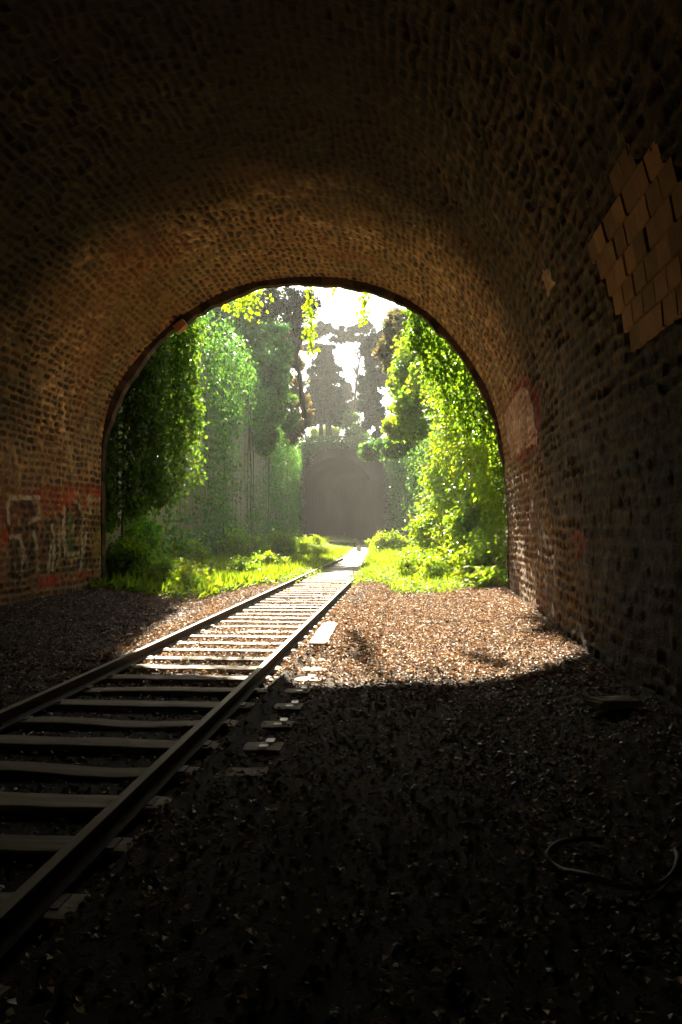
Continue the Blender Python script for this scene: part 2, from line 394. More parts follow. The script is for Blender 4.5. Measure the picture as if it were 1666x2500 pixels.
# white strokes down the left-hand arris of the mouth
for k in range(9):
    v0 = 1008 + k * 17; u0 = 286 - k * 2.6
    paint_poly([(u0 - 9, v0), (u0 + 6, v0 - 2), (u0 + 4, v0 + 9), (u0 - 11, v0 + 11)], (0.55, 0.47, 0.38), 0.8, 0.02)
paint_poly([(280, 996), (292, 993), (290, 1003), (278, 1004)], (0.8, 0.04, 0.03), 0.95, 0.01, 0.0)
patch = pix_sy([(1445, 600), (1490, 470), (1500, 405), (1570, 360), (1760, 420), (1790, 640), (1600, 800), (1545, 842), (1520, 780), (1480, 720)])
kp = inpoly(Sg + 0.10 * (vn(q2 * 5, 141) - .5), Yg + 0.16 * (vn(q2 * 4, 142) - .5), patch)
rec = np.where(kp, 0.035, rec); col[kp] = np.array([0.05, 0.036, 0.022])
# bricked edge low on the left
rec = rec + 0.012 * (1 - sst(0.1, 0.8, Zb)) * fine
P = onwall(Sg, Yg, 0.0)
nx = np.interp(ss, PS, np_[:, 0])[:, None]; nz = np.interp(ss, PS, np_[:, 1])[:, None]
fadeY = sst(PY + 0.02, PY - 0.1, Yg)
P[..., 0] += nx * rec * fadeY; P[..., 2] += nz * rec * fadeY
ni, nj = Sg.shape
idn = np.arange(ni * nj).reshape(ni, nj)
Qd = np.stack([idn[:-1, :-1], idn[:-1, 1:], idn[1:, 1:], idn[1:, :-1]], -1).reshape(-1, 4)
tunnel = thing('railway_tunnel', 'dark arched railway tunnel of rough sooty rubble stone, seen from inside', 'tunnel', (CX, PY, 0))
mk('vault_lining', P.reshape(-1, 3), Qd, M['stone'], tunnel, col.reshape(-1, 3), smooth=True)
# blind end far behind the camera (the bore bends away in the dark)
e = P[:, 0]; capV = np.concatenate([e, [[CX, -26, 2.0]]]); k = np.arange(len(e) - 1)
mk('far_end', capV, [np.stack([k, k + 1, np.full(len(k), len(e))], 1)], M['stone'], tunnel, np.full((len(capV), 3), 0.03))
# ---- portal ring and headwall
n = len(RING); arc = np.arange(n) * 0.032
un = (fbm(np.stack([arc * 0.9, arc * 0], 1), 3) - 0.5) * 0.14 + (fbm(np.stack([arc * 5, arc * 0], 1), 13, 3) - 0.5) * 0.09
un = un + (np.floor(vn(np.stack([arc * 1.6, arc * 0 + 1], 1), 7) * 4) / 4 - 0.4) * 0.07
un = un * (0.6 + 0.4 * lift)
inner = RING + nr * un[:, None]; outer = RING + nr * 0.75
outer[0, 1] = outer[-1, 1] = -0.5
rv = []
for prof, Y in ((outer, PY - 0.012), (inner, PY - 0.012), (inner + nr * (fbm(np.stack([arc * 4, arc * 0], 1), 23)[:, None] - .5) * .05, PY + 0.1), (inner + nr * 0.015, PY + 0.24), (outer, PY + 0.24)):
    rv.append(np.stack([prof[:, 0], np.full(n, Y), prof[:, 1]], 1))
rv = np.concatenate(rv); k = np.arange(n - 1)
rq = np.concatenate([np.stack([a * n + k, a * n + k + 1, (a + 1) * n + k + 1, (a + 1) * n + k], 1) for a in range(4)])
vs = h1(np.floor(np.tile(np.arange(n), 5) / 7.0), 4.0)
mk('portal_ring', rv, rq, M['stone'], tunnel, np.array([0.075, 0.052, 0.032]) * (0.4 + 1.1 * vs)[:, None])
big = np.array([(-16, -0.5), (-16, 9.2), (14, 9.2), (14, -0.5)], float)
bp_ = resample(big, n)
hv = np.concatenate([np.stack([pr[:, 0], np.full(n, Y), pr[:, 1]], 1) for pr, Y in ((outer, PY + 0.2), (bp_, PY + 0.2), (bp_, PY - 0.5))])
hq = np.concatenate([np.stack([a * n + k, a * n + k + 1, (a + 1) * n + k + 1, (a + 1) * n + k], 1) for a in range(2)])
mk('headwall', hv, hq, M['wallstone'], tunnel)
# orange brick showing at the broken edge
bv, bq = box(-0.13, 0.13, -0.11, 0.11, -0.09, 0.09, 0.02)
bpnt = at(442, 796, PY - 0.12)
ra = R(38); bv = bv @ np.array([[math.cos(ra), 0, math.sin(ra)], [0, 1, 0], [-math.sin(ra), 0, math.cos(ra)]]) * (1 + 0.15 * (rng.random((len(bv), 3)) - 0.5))
mk('exposed_brick', bv + bpnt, bq, surf('orange_brick', (0.30, 0.13, 0.05), (0.42, 0.22, 0.09), scale=12, bump=0.6), tunnel)
# ---- squared repair patch high on the right haunch
pb = MB(); lo, hi = patch.min(0), patch.max(0)
bh, bl = 0.19, 0.28
for i in range(int((hi[0] - lo[0]) / bh) + 2):
    for j in range(int((hi[1] - lo[1]) / bl) + 2):
        s0 = lo[0] + i * bh; y0 = lo[1] + (j - 0.5 * (i % 2)) * bl + 0.05 * h1(i, j)
        if not inpoly(np.array([s0 + bh / 2]), np.array([y0 + bl / 2]), patch)[0]: continue
        g = 0.004; a_, b_ = s0 + g, s0 + bh - g; c_, d_ = y0 + g, y0 + bl - g
        dp = -0.004 - 0.006 * h1(i, j, 2)
        prs = [(a_, c_), (b_, c_), (b_, d_), (a_, d_)]; ii = 0.006
        prs2 = [(a_ + ii, c_ + ii), (b_ - ii, c_ + ii), (b_ - ii, d_ - ii), (a_ + ii, d_ - ii)]
        V = np.concatenate([onwall([p[0] for p in prs], [p[1] for p in prs], 0.12), onwall([p[0] for p in prs], [p[1] for p in prs], dp + 0.015), onwall([p[0] for p in prs2], [p[1] for p in prs2], dp)])
        Q = [(8, 9, 10, 11)] + [(l + t, l + (t + 1) % 4, l + 4 + (t + 1) % 4, l + 4 + t) for l in (0, 4) for t in range(4)]
        pb.add(V, Q, col=np.array([1.25, 1.05, 0.76]) * (0.45 + 0.55 * h1(i, j, 7)) * np.array([1, .95 - .1 * h1(i, j, 9), .9 - .2 * h1(i, j, 9)]))
if pb.n: pb.build('repair_patch', M['ashlar'], tunnel)

# ------------------------------------------------------------------ cutting: ground, walls, hills
TRK = -2.1
LW = np.array([(-6.95, 17.55), (-7.3, 24), (-8.6, 45), (-11.9, 84.2)]); RW = np.array([(3.3, 17.55), (3.4, 30), (1.6, 55), (-1.0, 84.2)])
lwx = lambda Y: np.interp(Y, LW[:, 1], LW[:, 0]); rwx = lambda Y: np.interp(Y, RW[:, 1], RW[:, 0])
pathc = lambda Y: TRK - 2.0 * np.clip((np.asarray(Y, float) - 25) / 59, 0, 1) ** 1.2
def gz(X, Y):
    X = np.asarray(X, float); Y = np.asarray(Y, float)
    p = np.stack([X, Y], -1)
    z = 0.10 * (fbm(p * 0.5, 5) - 0.5) + 0.045 * (fbm(p * 3.0, 6) - 0.5)
    a = np.abs(X - TRK)
    bed = np.where(a < 1.75, -0.024 - 0.006 * sst(8.6, 6.8, Y) * (a < 1.3), 0.0)
    bed = bed + np.where((a >= 0.82) & (a < 1.75), np.where(X > TRK, 0.105 - 0.088 * sst(4.25, 4.6, Y) * sst(1.0, 1.08, a) * sst(9.3, 8.4, Y), 0.06) * sst(0.82, 0.98, a), 0.0)
    edge = 0.16 * sst(2.6, 4.1, a) * sst(24, 17, Y)
    out = 0.25 * sst(1.6, 4.5, a) * sst(17, 26, Y)
    keep = sst(1.2, 2.0, a)
    return z * (0.25 + 0.75 * keep) * (1 - 0.6 * (a < 1.9)) + bed + edge + out
gx = np.concatenate([[-70, -50, -35, -25, -18, -14], np.arange(-12, -7, 0.4), np.arange(-7, 3.4, 0.07), np.arange(3.4, 9, 0.4), [12, 18, 26, 40, 70]])
gy = np.concatenate([[-30, -20, -12, -6, -3], np.arange(-1, 2, 0.2), np.arange(2, 22, 0.08), np.arange(22, 90, 0.4), [95, 105, 120, 150, 200, 300, 500]])
GX, GY = np.meshgrid(gx, gy, indexing='ij')
GZ = gz(GX, GY)
gp = np.stack([GX, GY], -1)
green = sst(17.0, 18.6, GY + 1.2 * (fbm(gp * 0.8, 12) - 0.5) + 1.2 * sst(-3.5, -4.5, GX)) * sst(1.0, 1.9, np.abs(GX - pathc(GY)))
soil = np.array([0.034, 0.026, 0.019]) * (0.6 + 0.8 * fbm(gp * 1.7, 13))[..., None]
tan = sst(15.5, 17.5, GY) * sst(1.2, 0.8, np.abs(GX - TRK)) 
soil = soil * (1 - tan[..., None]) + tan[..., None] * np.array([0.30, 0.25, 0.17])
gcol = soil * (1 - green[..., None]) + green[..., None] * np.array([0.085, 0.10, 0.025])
gi, gj = GX.shape; gid = np.arange(gi * gj).reshape(gi, gj)
gq = np.stack([gid[:-1, :-1], gid[1:, :-1], gid[1:, 1:], gid[:-1, 1:]], -1).reshape(-1, 4)
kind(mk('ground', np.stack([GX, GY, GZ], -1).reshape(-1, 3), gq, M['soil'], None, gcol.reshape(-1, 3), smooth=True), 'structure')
# sandy path that takes over from the track
py_ = np.linspace(22.5, 84, 90); pw = 0.42 + 0.25 * sst(22.5, 34, py_) + 0.12 * (vn(np.stack([py_ * 0.5, py_ * 0], 1), 3) - 0.5)
pv = np.concatenate([np.stack([pathc(py_) + sg * pw * (1 + 0.0), py_, gz(pathc(py_) + sg * pw, py_) + (0.035 if abs(sg) < 0.9 else 0.005)], 1) for sg in (-1, -0.8, 0, 0.8, 1)])
k = np.arange(len(py_) - 1); nn_ = len(py_)
pq = np.concatenate([np.stack([a * nn_ + k, (a + 1) * nn_ + k, (a + 1) * nn_ + k + 1, a * nn_ + k + 1], 1) for a in range(4)])
kind(mk('path', pv, pq, M['path'], None, smooth=True), 'structure')

def wall_thing(name, label, line, z1f, thick, mat):
    ln_ = resample(np.asarray(line, float), 60); t = np.gradient(ln_, axis=0); t /= np.linalg.norm(t, axis=1)[:, None]
    side = np.stack([-t[:, 1], t[:, 0]], 1) * thick
    root = thing(name, label, 'wall', (ln_[0, 0], ln_[0, 1], 0))
    zs = np.linspace(-0.4, 1, 24); V = []
    for f in zs:
        z = f * z1f if f > 0 else f
        wob = 0.18 * (fbm(np.stack([ln_[:, 1] * 0.6, np.full(60, z * 0.7)], 1), 8) - 0.5)
        V.append(np.stack([ln_[:, 0] + side[:, 0] / thick * wob, ln_[:, 1] + side[:, 1] / thick * wob, np.full(60, z)], 1))
    back = [np.stack([ln_[:, 0] + side[:, 0], ln_[:, 1] + side[:, 1], np.full(60, z)], 1) for z in (z1f, -0.4)]
    V = np.concatenate(V + back); k = np.arange(59); r = len(zs) + 2
    Q = np.concatenate([np.stack([a * 60 + k, a * 60 + k + 1, (a + 1) * 60 + k + 1, (a + 1) * 60 + k], 1) for a in range(r - 1)])
    mk('wall_face', V, Q, mat, root, smooth=True)
    c = []
    for off, z in ((-0.12, z1f + 0.003), (-0.12, z1f + 0.25), (1.1, z1f + 0.25), (1.1, z1f + 0.003)):
        c.append(np.stack([ln_[:, 0] + side[:, 0] * off, ln_[:, 1] + side[:, 1] * off, np.full(60, z)], 1))
    Q = np.concatenate([np.stack([a * 60 + k, a * 60 + k + 1, ((a + 1) % 4) * 60 + k + 1, ((a + 1) % 4) * 60 + k], 1) for a in range(4)])
    mk('coping', np.concatenate(c), Q, mat, root)
    return root
wall_thing('retaining_wall', 'tall stained retaining wall on the left of the cutting, hung with creepers', LW, 9.0, 0.7, M['wallstone'])
wall_thing('retaining_wall', 'overgrown retaining wall on the right of the cutting behind bright leaves', RW[::-1], 8.2, 0.7, M['wallstone'])
end = thing('end_wall', 'broad dark wall with a shadowed tunnel mouth closing the cutting in the mist', 'wall', (-6.6, 84.6, 0))
mx_, mw_, ms_ = -7.3, 3.75, 5.4
ta = np.linspace(0, np.pi, 40)
arch = np.concatenate([[(mx_ - mw_, -.4)], np.stack([mx_ - mw_ * np.cos(ta), ms_ + mw_ * .98 * np.sin(ta)], 1), [(mx_ + mw_, -.4)]])
na = 160; ar = resample(arch, na); ra_ = normals2(ar)
if ((ar - np.array([mx_, 4])) * ra_).sum() < 0: ra_ = -ra_
ro = ar + ra_ * .55; ro[0, 1] = ro[-1, 1] = -.4
rect = np.array([(-12.6, -.4), (-12.6, 10.45), (.4, 10.45), (.4, -.4)], float)
cs_ = np.concatenate([[(-12.6, -.4)] * 1, rect[1:3], [(.4, -.4)]]); rb = resample(cs_, na)
# corners of the rectangle snap to the nearest ring sample so the face stays square
for c_ in rect[1:3]: rb[np.argmin(np.hypot(*(rb - c_).T))] = c_
def rings(lst): return np.concatenate([np.stack([p[:, 0], np.full(na, y), p[:, 1]], 1) for p, y in lst])
kq = np.arange(na - 1); stripq = lambda m_: np.concatenate([np.stack([a * na + kq, a * na + kq + 1, (a + 1) * na + kq + 1, (a + 1) * na + kq], 1) for a in range(m_)])
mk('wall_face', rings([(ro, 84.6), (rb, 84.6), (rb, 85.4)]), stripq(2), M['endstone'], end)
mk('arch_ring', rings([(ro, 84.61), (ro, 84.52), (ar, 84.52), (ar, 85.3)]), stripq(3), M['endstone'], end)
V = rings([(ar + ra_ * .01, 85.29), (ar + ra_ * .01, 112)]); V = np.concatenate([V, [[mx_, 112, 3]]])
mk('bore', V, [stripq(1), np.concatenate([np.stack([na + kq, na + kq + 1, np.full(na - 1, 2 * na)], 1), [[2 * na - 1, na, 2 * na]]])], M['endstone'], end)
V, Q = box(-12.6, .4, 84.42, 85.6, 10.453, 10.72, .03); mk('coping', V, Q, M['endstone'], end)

def hill(line, outx, z0, z1):
    t = resample(np.asarray(line, float), 40); f = np.linspace(0, 1, 12)
    V = np.stack([np.stack([t[:, 0] + (outx - t[:, 0]) * g, t[:, 1], z0 + (z1 - z0) * g + 0.5 * (fbm(np.stack([t[:, 1] * .2, np.full(40, g * 5)], 1), 4) - 0.5) * (g > 0)], 1) for g in f])
    kk = np.arange(480).reshape(12, 40)
    Q = np.stack([kk[:-1, :-1], kk[1:, :-1], kk[1:, 1:], kk[:-1, 1:]], -1).reshape(-1, 4)
    return kind(mk('hill', V.reshape(-1, 3), Q, M['hill'], smooth=True), 'structure')
hill(LW + np.array([-0.6, 0]), -70, 9.05, 12); hill(RW + np.array([0.6, 0]), 70, 8.25, 12)
fx = np.linspace(-70, 70, 60); fy = np.linspace(85.2, 200, 40)
FX, FY = np.meshgrid(fx, fy, indexing='ij'); kk = np.arange(2400).reshape(60, 40)
FZ = 10.6 + 0.035 * (FY - 85) + 0.6 * (fbm(np.stack([FX, FY], -1) * 0.1, 4) - 0.5) * sst(85, 90, FY)
kind(mk('hill', np.stack([FX, FY, FZ], -1).reshape(-1, 3), np.stack([kk[:-1, :-1], kk[1:, :-1], kk[1:, 1:], kk[:-1, 1:]], -1).reshape(-1, 4), M['hill'], smooth=True), 'structure')

# ------------------------------------------------------------------ track
track = thing('railway_track', 'rusty disused railway track on timber sleepers running out of the tunnel', 'railway track', (TRK, 8, 0))
RH = 0.112
def rail(xc, y0, y1, xs=None):
    half = [(0.052, 0.0), (0.052, 0.010), (0.012, 0.03), (0.010, 0.074), (0.026, 0.080), (0.027, 0.106), (0.024, RH)]
    prof = np.array([(-a, z) for a, z in half] + [(a, z) for a, z in half[::-1]])
    Y = np.arange(y0, y1, 0.6); mth = len(prof)
    xw = xc + 0.012 * (vn(np.stack([Y * 0.3, Y * 0], 1), int(xc * 10)) - 0.5)
    zw = 0.012 * (vn(np.stack([Y * 0.25, Y * 0 + 3], 1), 5) - 0.5)
    V = np.stack([np.stack([xw[i] + prof[:, 0], np.full(mth, Y[i]), 0.012 + zw[i] + prof[:, 1]], 1) for i in range(len(Y))]).reshape(-1, 3)
    i = np.arange(len(Y) - 1)[:, None] * mth; j = np.arange(mth)[None]; kx = (j + 1) % mth
    Q = np.stack([i + j, i + kx, i + mth + kx, i + mth + j], -1)
    o = mk('rail', V, [Q.reshape(-1, 4), np.array([np.arange(mth), (len(Y) - 1) * mth + np.arange(mth)[::-1]])], M['rail'], track)
    # the head wears paler: same part, second material on its top faces
    o.data.materials.append(M['railtop'])
    mi = np.zeros(len(o.data.polygons), np.int32); mi.reshape(-1)[:Q.shape[0] * mth].reshape(Q.shape[0], mth)[:, 6] = 1
    o.data.polygons.foreach_set('material_index', mi)
    return o
rail(TRK - 0.765, -3.0, 37.0); rail(TRK + 0.737, -3.0, 21.5)
SLY = []
y = 1.2; k_ = 0
clip_px = {}
while y < 30:
    SLY.append(y); y += 0.575 + 0.05 * (rng.random() - 0.5)
for i, y in enumerate(SLY):
    x0 = TRK - 1.30 + 0.06 * (rng.random() - 0.5); x1 = TRK + 1.29 + 0.06 * (rng.random() - 0.5)
    if i in (6,): x1 -= 0.0
    wdt = 0.098 + 0.02 * (rng.random() - 0.5); n_ = 40
    X = np.linspace(x0, x1, n_); top = 0.012 + 0.014 * (fbm(np.stack([X * 3, np.full(n_, y)], 1), 2) - 0.5) + 0.008 * (rng.random() - 0.5)
    sag = -0.03 * np.exp(-((X - (TRK - 0.9 + 1.8 * rng.random())) / 0.35) ** 2) * (rng.random() < 0.3) * .7
    top = top + sag; ye0 = y - wdt + 0.05 * (fbm(np.stack([X * 3.5, np.full(n_, y + 9)], 1), 3) - 0.5); ye1 = y + wdt + 0.05 * (fbm(np.stack([X * 3.5, np.full(n_, y + 19)], 1), 3) - 0.5)
    skew = 0.06 * (rng.random() - 0.5) * (X - TRK); ye0 += skew; ye1 += skew
    ring = np.stack([np.stack([X, ye0, np.full(n_, -0.16)], 1), np.stack([X, ye0, top - 0.007], 1), np.stack([X, ye0 + 0.007, top], 1),
                     np.stack([X, 0.5 * (ye0 + ye1), top + 0.003], 1), np.stack([X, ye1 - 0.007, top], 1), np.stack([X, ye1, top - 0.007], 1), np.stack([X, ye1, np.full(n_, -0.16)], 1)], 1)
    V = ring.reshape(-1, 3); a = np.arange(n_ - 1)[:, None] * 7; j = np.arange(6)[None]
    Q = np.stack([a + j, a + 7 + j, a + 7 + j + 1, a + j + 1], -1).reshape(-1, 4)
    caps = [np.array([np.arange(7), (n_ - 1) * 7 + np.arange(7)[::-1]])]
    s = mk('sleeper', V, [Q] + caps, M['wood'], track, np.full((len(V), 3), 0.75 + 0.5 * rng.random()))
    if y < 12:
        for sg in (-1, 1):
            vv, qq = box(-0.085, 0.085, -0.06, 0.06, 0.0, 0.010, 0.004)
            mk('fastening', vv + [TRK - 0.014 + sg * 0.752, y, 0.012 + 0.001], qq, M['iron'], s)
    if 4.75 < y < 7.75:
        for dy_, dx, l in ((0.06, 0.012, 0.045), (-0.075, -0.012, 0.028)):
            vv, qq = box(-0.028, 0.028, -l, l, 0, 0.006, 0.002)
            mk('metal_plate', vv + [TRK + 1.20 + dx, y + dy_, 0.026], qq, M['zinc'], s)

# ------------------------------------------------------------------ leaf litter and ballast
def scatter(n, x0, x1, y0, y1, dens):
    X = rng.uniform(x0, x1, n); Y = rng.uniform(y0, y1, n)
    k = rng.random(n) < dens(X, Y); return X[k], Y[k]
def wallx(Y, right): return shiftx(np.full(np.shape(Y), 2.15), Y) if right else np.full(np.shape(Y), -6.4)
def dl(X, Y):
    a = np.abs(X - TRK); p = np.stack([X, Y], -1)
    d = 0.28 + 0.72 * sst(6.8, 8.2, Y)
    d = d * (0.45 + 0.9 * fbm(p * 1.2, 15)) * (X < wallx(Y, True) - 0.03)
    d = np.where((a < 0.72) & (Y < 8.6), d * 0.4, d); d = np.where(X < -3.4, d * (0.28 + 0.72 * sst(12.5, 14.5, Y + (X + 3.4))), d)
    sl = np.abs(((Y - 1.2) / 0.575) % 1 - 0.5)
    d = np.where((a < 1.3) & (Y > 14), d * 0.45, d)
    d = d * (1 - sst(16.6, 18.5, Y - 3.2 * sst(2.2, 1.6, a) + (fbm(p, 16) - 0.5) * 1.5))
    d = d * (1 - 0.97 * ((np.abs(a - 0.752) < 0.07)))
    return d
X, Y = scatter(310000, -6.4, 2.25, 1.0, 21.5, dl)
n = len(X); ok = ~((np.abs(np.subtract.outer(Y, np.array(SLY))).min(1) < 0.12) & (np.abs(X - TRK) < np.where((Y > 4.3) & (Y < 9), 1.25, .74)) & (rng.random(n) < np.where(Y < 8.3, 0.93, 0.62)))
X, Y = X[ok], Y[ok]; n = len(X)
size = rng.uniform(0.024, 0.058, n) * np.where(Y < 6.5, 0.75, 1)
nrm = unit(np.stack([rng.normal(0, .36, n), rng.normal(0, .36, n), np.ones(n)], 1))
V, Q = leafmesh(np.stack([X, Y, gz(X, Y) + rng.uniform(0.004, 0.035, n)], 1), nrm, rnd(n), size, size * rng.uniform(.5, .85, n), 0.35)
c = np.array([(1, 1, 1), (1.25, 1.2, 1.1), (0.6, 0.52, 0.45), (0.7, 0.42, 0.28), (1.75, 1.75, 1.7), (0.3, 0.23, 0.18)])[rng.choice(6, n, p=[.24, .2, .18, .11, .13, .14])] * rng.uniform(.75, 1.2, (n, 1)) * np.where(rng.random((n, 1)) < .05, 1.7, 1) * np.where(X < -3.6, .7, 1)[:, None]  # varied dry-leaf tints; the extra pale ones also paint in glints
kind(mk('fallen_leaves', V, Q, M['litter'], None, np.repeat(c, 4, 0)), 'stuff')
X, Y = scatter(26000, -6.4, 2.25, 1.0, 17.5, lambda X, Y: (X < wallx(Y, True) - .03) * (np.abs(np.abs(X - TRK) - 0.752) > 0.09) * np.where(Y < 8, 0.9, 0.4))
ok = ~((np.abs(np.subtract.outer(Y, np.array(SLY))).min(1) < 0.15) & (np.abs(X - TRK) < np.where((Y > 4.6) & (Y < 9), 1.3, .74))); X, Y = X[ok], Y[ok]; n = len(X)
ico = np.array([(0, 0, 1), (.9, 0, .3), (.28, .85, .3), (-.72, .53, .3), (-.72, -.53, .3), (.28, -.85, .3), (0, 0, -.6)])
tri = np.array([(0, 1, 2), (0, 2, 3), (0, 3, 4), (0, 4, 5), (0, 5, 1), (6, 2, 1), (6, 3, 2), (6, 4, 3), (6, 5, 4), (6, 1, 5)])
sz = rng.uniform(0.006, 0.02, n)
V = ico[None] * sz[:, None, None] * rng.uniform(.6, 1.4, (n, 7, 3)) * rng.uniform(.7, 1.4, (n, 1, 3)) + np.stack([X, Y, gz(X, Y) + sz * 0.2], 1)[:, None]
T = (tri[None] + np.arange(n)[:, None, None] * 7).reshape(-1, 3)
c = np.array([0.085, 0.075, 0.062]) * rng.uniform(0.5, 1.9, (n, 1)) * np.array([1, 1, 1])
kind(mk('ballast', V.reshape(-1, 3), T, M['rock'], None, np.repeat(c, 7, 0)), 'stuff')

# ------------------------------------------------------------------ loose things on the floor
def gpos(u, v, up=0.0):
    z = 0.0
    for _ in range(5):
        p = grd(u, v, z); z = float(gz(p[0], p[1])) + up
    return grd(u, v, z)
def oriented(V, loc, yaw=0, tilt=0):
    m_ = np.array(Matrix.Rotation(yaw, 3, 'Z') @ Matrix.Rotation(tilt, 3, 'X')); return V @ m_.T + np.asarray(loc)
a, b = grd(776, 1588, .04), grd(808, 1534, .04); mid = (a + b) / 2; L_ = np.linalg.norm(b - a)
Yv = np.linspace(-L_ / 2, L_ / 2, 14); wv = 0.10 + 0.02 * (h1(np.arange(14), 1.0) - .5); wv[-1] = .05; wv[0] = .08
V = np.concatenate([np.stack([sg * wv, Yv, np.full(14, z)], 1) for sg, z in ((-1, 0), (-1, .016), (1, .016), (1, 0))]); k = np.arange(13)
Q = np.concatenate([np.stack([r * 14 + k, r * 14 + k + 1, ((r + 1) % 4) * 14 + k + 1, ((r + 1) % 4) * 14 + k], 1) for r in range(4)])
Q = np.concatenate([Q, [[0, 14, 28, 42], [13, 55, 41, 27]]])
o = mk('plank', oriented(V, (0, 0, 0), math.atan2(-(b - a)[0], (b - a)[1])), Q, M['plank']); o.location = (mid[0], mid[1], gz(mid[0], mid[1]) + .03)
tag(o, 'pale weathered plank lying on sunlit leaves beside the right-hand rail', 'plank')
a = grd(1500, 1778); V, Q = box(-.17, .17, -.09, .09, 0, .06, .015)
o = mk('wood_offcut', oriented(V * (1 + .12 * rng.normal(size=V.shape)), (0, 0, 0), .35), Q, M['wood'], None, np.ones((12, 3)) * .8); o.location = (a[0], a[1], gz(a[0], a[1]) + .02)
tag(o, 'short dull wooden offcut lying in shadow near the right-hand wall', 'wood offcut')
hp = [(1470, 2056), (1409, 2064), (1361, 2077), (1335, 2090), (1340, 2106), (1356, 2112), (1383, 2133), (1409, 2151), (1446, 2170), (1483, 2176), (1528, 2175), (1590, 2172), (1621, 2172), (1650, 2157), (1658, 2133), (1648, 2114)]
pts = np.array([grd(u, v, .03) for u, v in hp]); pts[:, 2] = gz(pts[:, 0], pts[:, 1]) + .035 + .02 * np.sin(np.arange(len(hp)))
pts = smooth_poly(pts, 70, 4)
V, Q, T = tube(pts - pts[0], 0.012, 8); o = mk('bent_hose', V, [Q, T], M['hose'], None, None, True); o.location = pts[0]
tag(o, 'loop of grey hose lying on the dark floor at lower right', 'hose')
pts = resample(np.array([grd(1579, 2239), grd(1625, 2200), grd(1675, 2160)]), 8); pts[:, 2] = gz(pts[:, 0], pts[:, 1]) + .03
V, Q, T = tube(pts - pts[0], np.linspace(.006, .012, 8), 6); o = mk('stick', V, [Q, T], M['hose']); o.location = pts[0]
tag(o, 'thin straight stick on the dark floor just below the hose loop', 'stick')

# ------------------------------------------------------------------ bench, stone, stake at the far end
bp0 = gpos(837, 1334); bx, by = bp0[0], bp0[1]; hw = 1.0; bz = float(gz(bx, by))
bench = thing('bench', 'low dark bench standing on the grass before the far wall', 'bench', (bx, by, bz))
V, Q = box(bx - hw, bx + hw, by - .2, by + .2, bz + .40, bz + .46, .012); mk('seat', V, Q, M['wood'], bench, np.ones((12, 3)) * .8)
V, Q = box(bx - hw + .08, bx + hw - .08, by - .03, by + .03, bz + .18, bz + .26, .01); mk('stretcher', V, Q, M['iron'], bench)
for sg in (-1, 1):
    V, Q = box(bx + sg * (hw - .07) - .05, bx + sg * (hw - .07) + .05, by - .17, by + .17, bz - .05, bz + .397, .01); mk('leg', V, Q, M['iron'], bench)
p0 = gpos(876, 1346); V, Q, T = tube([(0, 0, -.1), (0, 0, .16), (.02, 0, .3), (.03, 0, .36)], [.16, .15, .12, .05], 9)
o = mk('marker_stone', V * (1 + .1 * rng.normal(size=V.shape)), [Q, T], M['limestone']); o.location = (p0[0], p0[1], gz(p0[0], p0[1])); tag(o, 'small white marker stone beside the far path next to the bench', 'stone')
p0 = gpos(863, 1409); V, Q, T = tube([(0, 0, -.1), (0, 0, .15), (.01, 0, .27)], [.012, .012, .009], 6)
o = mk('stake', V, [Q, T], M['iron']); o.location = (p0[0], p0[1], gz(p0[0], p0[1])); tag(o, 'thin dark stake standing where the right-hand rail ends', 'stake')

# ------------------------------------------------------------------ vegetation
def tintv(n, lo=.6, hi=1.35, hue=.18):
    b = rng.uniform(lo, hi, (n, 1)); h = rng.normal(0, hue, (n, 1))
    return np.clip(b * np.concatenate([1 + h, np.ones((n, 1)), 1 - h * .5], 1), .05, 3)
def clump_leaves(cent, rad, n, size, up=.5, flat=.75, hang=0.0):
    """n leaves in clumps round the centres"""
    k = rng.integers(0, len(cent), n)
    g = rng.normal(size=(n, 3)); g = .62 * np.clip(g, -2.2, 2.2)
    P = cent[k] + g * rad[k][:, None] * np.array([1, 1, flat])
    nr_ = unit(rnd(n) + np.array([0, -.25, up]) + .6 * g)
    tn = unit(rnd(n) + np.array([0, 0, -hang]))
    L = size * rng.uniform(.6, 1.35, n)
    V, Q = leafmesh(P, nr_, tn, L, L * rng.uniform(.55, .85, n))
    tc = tintv(len(cent), .75, 1.25, .12)[k] * tintv(n, .7, 1.3, .12)
    return V, Q, np.repeat(tc, 4, 0)
def blob_px(u, v, ru, rv, Y):
    c = at(u, v, Y); s = Y / F; return c, np.array([ru * s, min(ru, rv * 1.2) * s * .9, rv * s])
def clumps_in(c, r, k, fill=.35):
    g = rng.normal(size=(k, 3)); g = unit(g) * (fill + (1 - fill) * rng.random((k, 1)) ** .5)
    return c + g * r, np.full(k, 1.0) * r.min() * rng.uniform(.24, .46, k)
